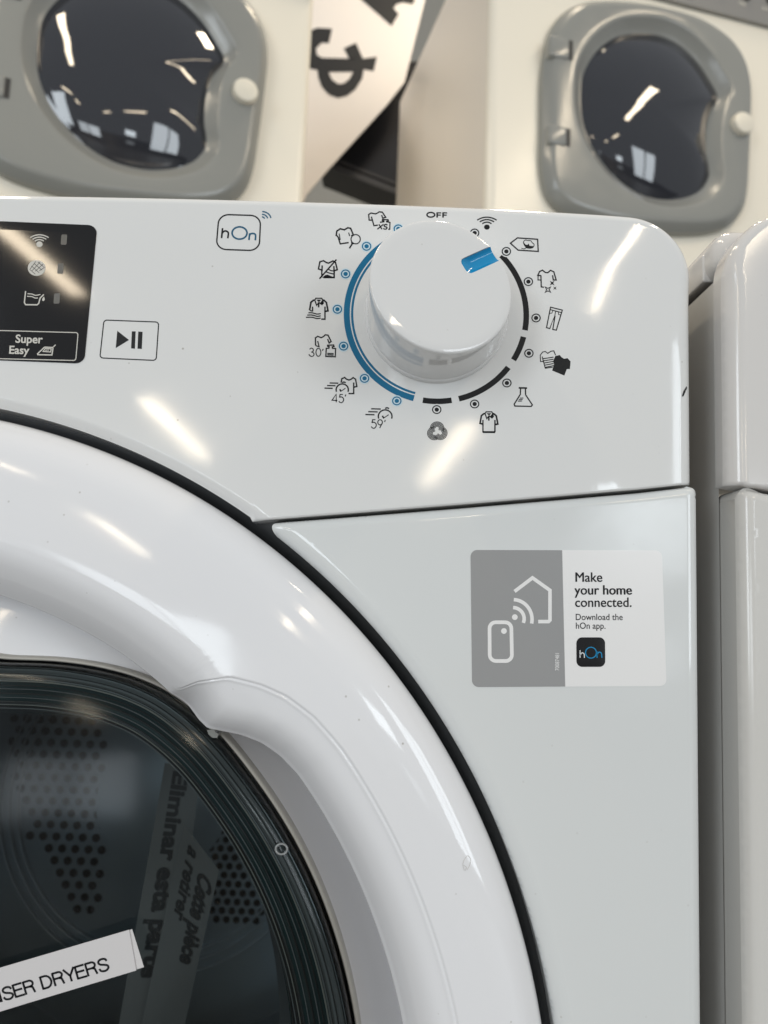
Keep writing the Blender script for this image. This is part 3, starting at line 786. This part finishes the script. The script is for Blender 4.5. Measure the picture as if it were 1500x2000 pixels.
# 30' small load
k = icon(); k.stroke(q([(305, 400), (300, 230), (350, 195), (430, 225), (480, 200), (525, 160), (585, 170), (655, 310), (610, 345), (575, 255)]), 2.3)
k.stroke(q([(350, 300), (385, 430), (305, 402)]), 2.0)
k.stroke(q([(575, 395), (710, 390), (722, 425), (680, 432), (685, 465), (755, 470), (748, 655), (535, 648), (545, 465), (605, 462), (612, 430), (575, 420)]), 2.2, True)
k.stroke(q([(568, 580), (712, 584)]), 2); k.stroke(q([(568, 612), (712, 617)]), 2)
k.stroke(q(spline([(172, 490), (200, 462), (245, 475), (255, 510), (235, 545), (205, 550), (240, 555), (268, 590), (258, 630), (215, 648), (165, 622), (158, 595)], n=4)), 1.7)
k.stroke(q(arcp(368, 555, 55, 90, 0, 360, 26)), 1.7, True); k.stroke(q([(478, 478), (455, 520)]), 1.8); done(k)
# shirt with hot air and crossed damp shirt
q = zm(600, 490, 12.5)
k = icon(); polo(k, q, 280, 1390, 2.85, True)
for i in range(3): k.stroke(q(spline([(30-50*i*.6, 1512+55*i), (110, 1510+55*i), (190, 1530+55*i), (250, 1543+55*i), (330, 1530+55*i)], n=4)), 2.0)
done(k)
k = icon(); k.stroke(q([(365, 355), (362, 470), (275, 440), (310, 265), (400, 240), (460, 280), (520, 300), (570, 275), (630, 245), (690, 280), (735, 460), (655, 485), (650, 370)]), 2.5)
k.stroke(q([(355, 460), (358, 650)]), 2.3); k.stroke(q([(658, 470), (658, 650), (400, 648)]), 2.7); k.stroke(q([(715, 210), (300, 680)]), 2.5)
k.stroke(q(spline([(520, 450), (580, 480), (655, 490)], n=4)), 2); k.stroke(q(spline([(455, 510), (540, 540), (650, 565)], n=4)), 2)
k.fill(q([(380, 640), (440, 590), (500, 580), (560, 605), (650, 640), (650, 662), (380, 655)])); done(k)
# shirt with racket
q = zm(580, 390, 4.0816)
k = icon(); k.stroke(q([(312, 290), (318, 250), (345, 232), (378, 240), (405, 224), (428, 228), (450, 282), (432, 288)]), 2.6)
k.stroke(q([(318, 285), (330, 302), (345, 352), (412, 342)]), 2.4); k.stroke(q([(336, 270), (345, 320)]), 1.7); k.stroke(q([(412, 262), (420, 290)]), 1.7)
k.stroke(q(arcp(468, 315, 37, 37, 0, 360, 26)), 1.9, True); k.stroke(q([(436, 338), (440, 352), (418, 388)]), 2.6); k.stroke(q([(440, 352), (462, 350)]), 1.5); done(k)
# XS
q = zm(700, 400, 15)
k = icon(); k.stroke(q([(400, 450), (315, 448), (300, 285), (370, 240), (440, 255), (500, 265), (560, 240), (610, 205), (700, 215), (800, 365), (715, 390), (680, 300)]), 2.2)
k.stroke(q([(380, 345), (455, 610), (570, 595)]), 2.2)
k.stroke(q([(645, 530), (655, 505), (745, 500), (752, 472), (700, 462), (705, 430), (870, 435), (880, 470), (825, 480), (830, 500), (925, 515), (918, 715), (875, 715)]), 2.0)
k.stroke(q([(600, 570), (690, 715)]), 2.1); k.stroke(q([(735, 570), (555, 715)]), 2.1)
k.stroke(q(spline([(850, 600), (820, 575), (775, 580), (755, 610), (780, 640), (830, 655), (835, 690), (800, 712), (750, 705), (732, 685)], n=4)), 2.1); done(k)
# hOn logo frame
q = zm(410, 400, 11.538)
k = icon(); k.stroke(q(rrect((205, 215), (1145, 245), (1110, 1035), (138, 1000), (.24, .26), 8)), 2.4, True)
k.stroke(q([(285, 525), (262, 750)]), 2.9); k.stroke(q(spline([(275, 640), (310, 600), (360, 590), (405, 615), (415, 660), (402, 755)], n=5)), 2.9); done(k, name='app_logo')
k = icon(); k.stroke(q(arcp(668, 635, 168, 138, 0, 360, 36)), 2.9, True)
k.stroke(q([(895, 640), (880, 795)]), 2.9); k.stroke(q(spline([(886, 710), (910, 660), (960, 645), (1015, 660), (1030, 710), (1022, 800)], n=5)), 2.9)
for r in (60, 130, 205): k.stroke(q(arcp(1170, 320, r, r*.82, -88, -8, 12)), 2.2)
done(k, 'teal', 'app_logo')
# start / pause key
k = icon(); k.stroke(rrect((203, 625), (310, 629), (305, 704), (195, 699), (.06, .08), 5), 1.9, True)
k.fill([(229, 646), (252, 664), (226, 680)]); k.fill([(257.5, 647), (265, 647.3), (263.5, 681), (256, 680.5)]); k.fill([(270, 647.5), (278.5, 648), (277, 681.5), (268.5, 681)])
done(k, name='start_button')
# black chip on the right edge, dust hairs
k = icon(off=.2); k.fill([(1341, 754), (1342, 758), (1335, 774), (1332, 774), (1335, 764)]); done(k, name='paint_chip')
# display: a smoked lens let into the panel
x0 = XL+120
dl = [P(-260, 420), P(187, 440)]
disp_px = rrect((-330, 418), (190, 440), (164, 710), (-350, 690), (.035, .06), 7)
k = Ink(flat(.25)); k.fill(disp_px); dsp = k.build('display_panel', M['display'], dryer)
# rounded edge of the lens
pts = [PH(a, b, hF, .25) for a, b in disp_px]; pt2 = [(x, .02, z) for x, y, z in pts]; n_ = len(pts)
mk('display_edge', pts+pt2, [(i, (i+1) % n_, n_+(i+1) % n_, n_+i) for i in range(n_)], M['display'], dsp, sm=False)
dm = lambda px, py: PH(px, py, hF, .30)
q = zm(0, 430, 6.895)
def dink(): return Ink(dm)
k = dink(); wifi(k, 77, 477, .95, 1.9, 6.2); k.build('display_icon', M['dispink'], dsp)
k = dink(); k.disc(71.5, 523.5, 17.3, 15.3); fi = k.build('display_icon', M['dispink'], dsp)
k = Ink(lambda a, b: PH(a, b, hF, .33))
for i in range(4):
    t = -9+6*i; wq = 11 if i in (1, 2) else 8
    k.stroke([(71.5+t-wq*.7+2, 523.5+t*.8+wq*.7-2-t*.6), (71.5+t+wq*.7+2, 523.5+t*.8-wq*.7-2-t*.2)], 1.1)
    k.stroke([(71.5-t*.9-wq*.7, 523.5+t*.8-wq*.6), (71.5-t*.9+wq*.7, 523.5+t*.8+wq*.6)], 1.1)
k.build('filter_mesh', M['led'], fi)
k = dink(); k.stroke(q([(345, 955), (328, 1110), (345, 1138), (500, 1140), (522, 1120), (540, 1050), (590, 1000)]), 2.1)
k.stroke(q(spline([(370, 990), (430, 995), (480, 1012), (545, 1000)], n=4)), 1.6); k.stroke(q(spline([(365, 1025), (430, 1030), (470, 1048), (510, 1048)], n=4)), 1.6)
k.fill(q(spline([(590, 1030), (602, 1068), (585, 1090), (566, 1072)], True, 4))); k.build('display_icon', M['dispink'], dsp)
for a, b in (((125, 468)), (118, 524.5), (111, 583)):
    k = dink(); k.fill(rrect((a-5, b-10), (a+6.5, b-10), (a+5, b+10), (a-6.5, b+10), (.2, .12), 4)); k.build('indicator_light', M['led'], dsp)
k = dink(); k.stroke(q(rrect((-1500, 1445), (1052, 1515), (1020, 1890), (-1500, 1830), (.012, .09), 5)), 1.5, True); k.build('display_frame', M['dispink'], dsp)
k = dink(); ux = np.array((21.4, .55)); uy = np.array((1.4, -22.0))
k.text('Super', (29.5, 669.0), ux*1.06, uy*1.02, .022); k.text('Easy', (16.5, 690.5), ux*1.06, uy*1.0, .022); k.build('display_lettering', M['dispink'], dsp)
k = dink(); k.stroke(q([(505, 1800), (600, 1710), (715, 1715), (700, 1815), (510, 1812)]), 1.9, True); k.stroke(q([(580, 1768), (610, 1728), (690, 1732), (682, 1775)]), 1.6, True)
k.stroke(q([(610, 1765), (625, 1748), (660, 1750)]), 1.2); k.stroke(q([(715, 1712), (748, 1678)]), 1.8); k.build('display_icon', M['dispink'], dsp)

# ------------------------------------------------------------------ connection sticker on the front panel
def stk(off): return lambda px, py: PH(px, py, hB, off)
q = zm(900, 1060, 3.5714)
full = rrect((919, 1074), (1293, 1075), (1302, 1340), (922, 1342), (.035, .05), 7)
k = Ink(stk(.12)); k.fill(full); st = k.build('sticker', M['sticker'], dryer, 'grey and white rounded sticker')
pa = [stk(.12)(a, b) for a, b in full]; pb = [(x, 1.02, z) for x, y, z in pa]; n_ = len(pa)
mk('sticker_edge', pa+pb, [(i, (i+1) % n_, n_+(i+1) % n_, n_+i) for i in range(n_)], M['sticker'], st, sm=False)
k = Ink(stk(.15)); half = [p for p in full if p[0] < 1000]
k.fill([(1098, 1074.5)]+[(1104, 1340.9)][::-1]*0+sorted([p for p in half if p[1] < 1200], key=lambda p: -p[0])+sorted([p for p in half if p[1] >= 1200], key=lambda p: p[0])+[(1104, 1340.9)])
k.build('grey_half', M['stickgrey'], st)
def sink(): return Ink(stk(.19))
k = sink(); k.stroke(q([(375, 340), (500, 245), (622, 332), (622, 540), (612, 550), (540, 550)]), 6.0)
k.disc(*q([(377, 519)])[0], 5.6); k.stroke(q(arcp(362, 530, 80, 78, -88, 22, 14)), 6); k.stroke(q(arcp(365, 535, 132, 138, -88, 12, 18)), 6)
k.stroke(q(rrect((200, 555), (352, 555), (357, 825), (202, 825), (.28, .16), 6)), 6.2, True); k.disc(*q([(301, 616)])[0], 5.6); k.build('home_symbol', M['sticker'], st)
k = sink(); ux = np.array((1, 0.0)); up = np.array((-.012, -1.0))
for tx, x, y, sz, bo, sxx in (('Make', 1122, 1136, 26.5, 0, .955), ('your home', 1122, 1161, 26.5, 0, .945), ('connected.', 1122.5, 1185, 26.5, 0, .95), ('Download the', 1123.5, 1211, 17.6, 0.006, .91), ('hOn app.', 1124, 1228, 17.6, 0.006, .90)):
    k.text(tx, (x, y), ux*sz*sxx, up*sz, bo)
o0 = k.build('sticker_lettering', M['black'], st)
for q_, (dx_, dy_) in enumerate(((.55, .1), (1.0, 0), (.3, .45))):
    k = Ink(stk(.196+.006*q_))
    for tx, y in (('Make', 1136), ('your home', 1161), ('connected.', 1185)): k.text(tx, (1122+dx_, y+dy_), ux*26.5*.95, up*26.5)
    k.build('sticker_lettering', M['black'], st)
k = sink(); k.text('70087481', (1092, 1310), np.array((0.02, -9.0)), np.array((-11, 0)), 0.0); k.build('serial_number', M['sticker'], st)
k = sink(); k.fill(q(rrect((806, 660), (1006, 660), (1008, 866), (807, 866), (.2, .2), 7))); ap = k.build('app_symbol', M['display'], st)
k = Ink(stk(.23)); k.stroke(q([(832, 750), (832, 802)]), 1.6); k.stroke(q(spline([(832, 785), (845, 768), (860, 776), (862, 803)], n=4)), 1.6); k.build('app_lettering', M['halo'], ap)
k = Ink(stk(.23)); k.stroke(q(arcp(908, 767, 38, 38, 0, 360, 26)), 1.6, True); k.stroke(q([(950, 758), (950, 803)]), 1.6); k.stroke(q(spline([(950, 785), (962, 764), (980, 770), (984, 803)], n=4)), 1.6); k.build('app_lettering', M['pointer'], ap)

# ------------------------------------------------------------------ paper label on the door glass
YS = -8.5
strip = empty('paper_label', P3(120, 1900, YS), 'white paper label strip with printed capitals stuck askew on the dark door glass', 'label')
o_ = np.array(strip.location)/S
def sm_(off): return lambda px, py: tuple(np.array(P3(px, py, YS-off))-o_)
def strip_piece(name, pts, off):
    A = [sm_(off)(*p) for p in pts]; return prism(name, A, .15, M['paper'], strip)
strip_piece('paper_backing', [(-420, 2018), (258, 1813+2), (281, 1889), (-400, 2100)], 0)
strip_piece('paper_front', [(-420, 2014), (252, 1816), (266, 1895.5), (-400, 2096)], .4)
k = Ink(sm_(.45)); dv = np.array((252+420, 1816-2014.)); dv /= np.linalg.norm(dv); nv = np.array((dv[1], -dv[0]))
GL = {'E': (.70, [[(0, 0), (0, 1)], [(0, .94), (.60, .94)], [(0, .53), (.55, .53)], [(0, .06), (.62, .06)]]),
      'R': (.80, [[(0, 0), (0, 1)], [(0, .94), (.38, .94)]+arcp(.38, .725, .22, .215, 80, -80, 10)+[(.38, .51), (0, .51)], [(.36, .51), (.52, .42), (.60, 0)]]),
      'D': (.82, [[(0, 0), (0, 1)], [(0, .94), (.28, .94)]+arcp(.28, .5, .36, .44, 80, -80, 12)+[(.28, .06), (0, .06)]]),
      'Y': (.74, [[(-.06, 1), (.30, .42), (.66, 1)], [(.30, .46), (.30, 0)]]),
      'S': (.76, [spline([(.60, .72), (.54, .88), (.34, .95), (.12, .89), (.05, .73), (.16, .58), (.42, .48), (.58, .38), (.60, .22), (.46, .08), (.28, .05), (.08, .12), (.0, .30)], n=4)]),
      'N': (.84, [[(0, 0), (0, 1)], [(.03, .98), (.60, .02)], [(.63, 0), (.63, 1)]]),
      'O': (.92, [arcp(.36, .5, .38, .46, 0, 360, 30)]), 'C': (.86, [arcp(.38, .5, .38, .46, 42, 318, 26)]), ' ': (.36, [])}
tot = sum(GL[c][0] for c in 'CONDENSER DRYERS'); cur = -tot+.14
end = np.array((214., 1895.0)); sx_ = 30.0; sy_ = 26.5
for ch in 'CONDENSER DRYERS':
    for st_ in GL[ch][1]: k.stroke([tuple(end+dv*(cur+x)*sx_+nv*y*sy_) for x, y in st_], 3.6)
    cur += GL[ch][0]
k.build('label_lettering', M['black'], strip)

# leaflets lying in the drum
def leaflet(label, quad, y0, y1, texts, group):
    o = empty('paper_leaflet', P3(*quad[0], y0), label, 'leaflet', group)
    oo = np.array(o.location)/S
    ys = (y0, y0, y1, y1)
    V, nU, nV = [], 4, 14
    def at(u, v, off=0):
        px = [(1-v)*((1-u)*quad[0][i]+u*quad[1][i])+v*((1-u)*quad[3][i]+u*quad[2][i]) for i in (0, 1)]
        y = y0+(y1-y0)*v+2.5*math.sin(u*3.0+v*5)-off; return np.array(P3(px[0], px[1], y))-oo
    for i in range(nV+1):
        for j in range(nU+1): V.append(at(j/nU, i/nV))
    F = [(i*(nU+1)+j, i*(nU+1)+j+1, (i+1)*(nU+1)+j+1, (i+1)*(nU+1)+j) for i in range(nV) for j in range(nU)]
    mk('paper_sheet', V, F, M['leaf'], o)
    for tx, u, v, su, sv, bo in texts:
        k = Ink(lambda a, b: tuple(at(a, b, .6))); k.text(tx, (u, v), np.array((0, sv)), np.array((su, 0)), bo); k.build('leaflet_lettering', M['murkprint'], o)
    return o
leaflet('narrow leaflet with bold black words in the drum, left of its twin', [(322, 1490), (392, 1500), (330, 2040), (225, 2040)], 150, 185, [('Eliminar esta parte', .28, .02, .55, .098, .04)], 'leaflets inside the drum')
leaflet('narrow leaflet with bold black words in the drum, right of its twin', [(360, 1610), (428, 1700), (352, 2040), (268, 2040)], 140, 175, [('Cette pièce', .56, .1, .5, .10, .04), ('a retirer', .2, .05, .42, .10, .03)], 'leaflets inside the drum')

# ------------------------------------------------------------------ neighbouring dryer
nb = empty('neighbouring_dryer', (0, 0, 0), 'greyish white dryer with rounded corners standing to the right, mostly out of frame', 'tumble dryer')
NDX, NDZ = 125.8-XL, 5.5
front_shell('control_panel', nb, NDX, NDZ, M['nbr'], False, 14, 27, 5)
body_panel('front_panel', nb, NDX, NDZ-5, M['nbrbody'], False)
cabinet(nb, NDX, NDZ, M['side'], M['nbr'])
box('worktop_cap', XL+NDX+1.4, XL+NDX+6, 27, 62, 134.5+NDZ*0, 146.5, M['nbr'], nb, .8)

# ------------------------------------------------------------------ two old washing machines behind
PSI = R(14.5); TP = math.tan(PSI); YB0 = 995.0
tv = np.array((math.cos(PSI), math.sin(PSI), 0))
def on_plane(px, py, lift=0):
    """photo point -> (u, z) on the machines' common front plane"""
    d = ray(px, py); y0 = YB0-lift
    t = (y0-CAM[1]+TP*CAM[0])/(d[1]-TP*d[0]); p = CAM+d*t
    return float(np.dot(p-np.array((0, YB0, 0)), tv)), float(p[2])
U0_ = on_plane(955, 200)[0]; U1_ = on_plane(606, 200)[0]
ZB, ZTOP = 480.0, 1340.0
def wm_pt(px, py, lift=0): u, z = on_plane(px, py, lift); return u-U0_, z-ZB
def polar_tab(pts, c):
    a = [(math.degrees(math.atan2(z-c[1], u-c[0])) % 360, math.hypot(u-c[0], z-c[1])) for u, z in pts]; a.sort()
    A = [t[0] for t in a]; B = [t[1] for t in a]; A = [A[-1]-360]+A+[A[0]+360]; B = [B[-1]]+B+[B[0]]
    return lambda ph: float(np.interp(ph % 360, A, B))
def machine(W=596):
    u, z = U0_, ZB; p = np.array((0, YB0, 0))+tv*u
    root = empty('washing_machine', (p[0], p[1], ZB), None, 'washing machine', 'old washing machines behind the dryer', rz=PSI)
    H, Dp = ZTOP-ZB, 650
    # cabinet with rounded front edges
    pl = arcp(18, 18, 18, 18, 180, 270, 8)+arcp(W-18, 18, 18, 18, 270, 360, 8)+[(W, Dp), (0, Dp)]
    n = len(pl); V = [(x, y, 0) for x, y in pl]+[(x, y, H) for x, y in pl]
    F = [(i, (i+1) % n, n+(i+1) % n, n+i) for i in range(n)]+[tuple(range(n-1, -1, -1)), tuple(range(n, 2*n))]
    cb = mk('cabinet', V, F, None, root, angle=30, mats=[M['cream'], M['creamside']], fm=[1 if i == n-1 else 0 for i in range(n+2)])
    # grey control strip along the top front
    a = wm_pt(1278, 0); b = wm_pt(1500, 57); zc = (a[1]+b[1])/2
    sl_ = (b[1]-a[1])/(b[0]-a[0]); zl = lambda x: a[1]+(x-a[0])*sl_
    pp = [(W-4, zl(W-4)), (W-4, H-5)]+([(4, H-5), (4, zl(4))] if zl(4) < H-8 else [(a[0]+(H-5-a[1])/sl_, H-5)])
    pn = prism('control_strip', [(x, -9, z) for x, z in pp], 10, M['panelgrey'], root)
    for px, py, r in ((1497, 6, 9), (1452, 2, 7), (1400, -12, 7), (1340, -18, 7)):
        uu, zz = wm_pt(px, py)
        kb = lathe('push_button', [(r, -8), (r, -13), (r-1.5, -14.5), (.1, -14.5)], M['slot'], pn, c=(uu, zz), n=24, angle=40); recalc(kb)
    def txt(s, px, py, h_):
        uu, zz = wm_pt(px, py); k = Ink(lambda x, y: (x, -9.15, y)); k.text(s, (uu, zz), np.array((h_, 0)), np.array((0, h_))); k.build('strip_lettering', M['button'], pn)
    txt('TREL', 1436, 14, 9); txt('ON', 1482, 24, 9)
    # door, traced on the front plane and given its real depth
    q = zm(980, 0, 2.8846)
    out = q([(246, 520), (246, 700), (243, 850), (250, 950), (275, 1060), (330, 1140), (420, 1195), (560, 1240), (720, 1275), (900, 1292), (1060, 1298), (1200, 1290), (1310, 1255), (1385, 1170), (1412, 1060), (1422, 900), (1432, 650), (1432, 470), (1400, 330), (1330, 215), (1230, 130), (1100, 60), (900, 5), (720, -22), (540, -25), (430, 0), (345, 60), (290, 150), (262, 270), (248, 400)])
    inn = q([(442, 560), (450, 440), (490, 340), (560, 255), (660, 195), (780, 180), (900, 195), (1010, 250), (1110, 345), (1180, 450), (1225, 545), (1185, 620), (1160, 720), (1160, 860), (1175, 950), (1170, 1010), (1120, 1080), (1030, 1120), (920, 1130), (800, 1105), (700, 1050), (600, 960), (520, 850), (470, 740), (448, 650)])
    lift = 30
    po = spline([wm_pt(*t, lift) for t in out], True, 5); pi = spline([wm_pt(*t, lift*.5) for t in inn], True, 5)
    c = np.array(wm_pt(980+830/2.8846, 660/2.8846, lift*.7)); ro, ri = polar_tab(po, c), polar_tab(pi, c)
    n = 240; V = []
    prof = lambda k, a, b: None
    rows = 0
    spec = [(0, 0, 0, 0), (0, 0, 0, -10), (0, -.6, 0, -14.5), (0, -2.2, 0, -17.5), (0, -14, 0, -28.6), (0, -16.5, 0, -30.6), (0, -24, 0, -31.5)]
    for _, do, _, y in spec:
        for k in range(n): ph = 360*k/n; r = ro(ph)+do; V.append((c[0]+r*math.cos(R(ph)), y, c[1]+r*math.sin(R(ph))))
    for f_, y in ((.5, -31.5), (.8, -31.0)):
        for k in range(n):
            ph = 360*k/n; a_, b_ = ro(ph)-24, ri(ph)+26; b_ = min(b_, a_-1); r = a_+(b_-a_)*f_; V.append((c[0]+r*math.cos(R(ph)), y, c[1]+r*math.sin(R(ph))))
    for di, y in ((22, -30.8), (20, -30.0), (18.5, -28.4), (5, -17), (2, -15), (-3, -12.5), (-8, -8)):
        for k in range(n):
            ph = 360*k/n; r = min(ri(ph)+di, ro(ph)-25.5); V.append((c[0]+r*math.cos(R(ph)), y, c[1]+r*math.sin(R(ph))))
    fr = mk('door_frame', V, grid_faces(16, n), M['grey'], root); recalc(fr)
    V = []; ds = [1.03, .99, .95, .9, .82, .72, .6, .46, .3, .15, .001]
    for d in ds:
        for k in range(n):
            ph = 360*k/n; r = ri(ph)*d; y = -11-38*(1-min(1, d)**2.2)**.85; V.append((c[0]+r*math.cos(R(ph)), y, c[1]+r*math.sin(R(ph))))
    gl = mk('door_window', V, grid_faces(len(ds), n), M['bulge'], root); recalc(gl)
    # hinges and release button
    for y0, y1, xa, xb in ((232, 320, 262, 396), (728, 812, 258, 382)):
        p0 = wm_pt(*q([(xa, y1)])[0], lift); p1 = wm_pt(*q([(xb, y0)])[0], lift)
        hg = box('hinge', p0[0], p1[0]-7, -35, -2, p0[1], p1[1], M['grey'], root, 5)
        box('hinge_slot', p1[0]-8, p1[0], -32.4, -8, p0[1]+2, p1[1]-2, M['slot'], hg)
    bc = wm_pt(*q([(1340, 712)])[0], lift)
    bt = lathe('release_button', [(22, -30), (22, -41), (20, -44), (14, -45.5), (.1, -46)], M['button'], root, c=bc, n=40, angle=40); recalc(bt)
    root['button_u'] = bc[0]; root['button_z'] = bc[1]
    return root
PSL = R(21.0)                                 # the left machine stands turned towards the viewer
def left_place(bu, bz):
    d = ray(470, 180); B = CAM+d*1345; c, s_ = math.cos(PSL), math.sin(PSL)
    lx, ly = bu, -45
    o = B-np.array((c*lx-s_*ly, s_*lx+c*ly, bz))
    d = ray(605, 200); tt = ((o[1]-CAM[1])-math.tan(PSL)*(o[0]-CAM[0]))/(d[1]-math.tan(PSL)*d[0]); p = CAM+d*tt
    return o, (p[0]-o[0])/c
bu_, bz_ = wm_pt(1447, 245, 45)
o_l, MW = left_place(bu_, bz_)
import sys; print('machine width', MW, 'button', bu_, bz_, o_l, file=sys.stderr)
wm = machine(MW); del wm['button_u'], wm['button_z']
wm['label'] = 'cream washing machine with grey door and bulging dark window, its plain side showing'
def copy_tree(o, parent=None):
    c = o.copy(); col.objects.link(c)
    if parent: c.parent = parent
    for ch in list(o.children): copy_tree(ch, c)
    return c
wm2 = copy_tree(wm); wm2.location = Vector(o_l)*S; wm2.rotation_euler = (0, 0, PSL)
wm2['label'] = 'cream washing machine with grey door, cut off by the left edge of the photo'

# ------------------------------------------------------------------ sign sheet and dark box seen between them
YS2 = 1750
sg = empty('sign_board', P3(690, 300, YS2), 'white sign sheet with large sideways black lettering between the two washing machines', 'sign')
oo = np.array(sg.location)/S
rel = lambda y: (lambda px, py: tuple(np.array(P3(px, py, y))-oo))
prism('sign_sheet', [rel(YS2)(*t) for t in [(500, -120), (860, -120), (790, 160), (757, 203), (642, 330), (600, 378), (570, 440), (500, 440)]], 4, M['sign'], sg)
q = zm(590, 0, 3.6585)
k = Ink(rel(YS2-1)); k.fill(q([(30, 235), (65, 215), (110, 198), (215, 205), (192, 308), (140, 305), (100, 345), (105, 390), (140, 412), (420, 420), (535, 405), (512, 508), (440, 495), (430, 560), (380, 640), (320, 685), (255, 700), (190, 675), (140, 620), (115, 550), (110, 500), (30, 485)]), holes=[q([(190, 515), (365, 512), (340, 560), (300, 595), (260, 600), (215, 570)])])
k.fill(q([(298, 345), (385, 305), (435, 418), (340, 425)])); k.build('sign_letter', M['signink'], sg)
k = Ink(rel(YS2-1)); k.fill(q([(300, -110), (430, 0), (640, 185), (690, 100), (655, 60), (672, 30), (720, 15), (790, 30), (860, -110)])); k.build('sign_letter', M['signink'], sg)
YB2 = 1850
bx = empty('black_box', P3(700, 330, YB2), 'black box with grey ribs half hidden behind the white sign sheet', 'box')
oo2 = np.array(bx.location)/S
rel2 = lambda y: (lambda px, py: tuple(np.array(P3(px, py, y))-oo2))
prism('box_shell', [rel2(YB2)(*t) for t in [(625, 322), (900, 430), (900, 120), (625, 120)]], 120, M['boxblack'], bx)
for dy, w_ in ((-22, 5), (-8, 12)):
    prism('box_rib', [rel2(YB2-6)(*t) for t in [(625, 322+dy-w_/2), (900, 430+dy-w_/2), (900, 430+dy+w_/2), (625, 322+dy+w_/2)]], 5, M['boxgrey'], bx)
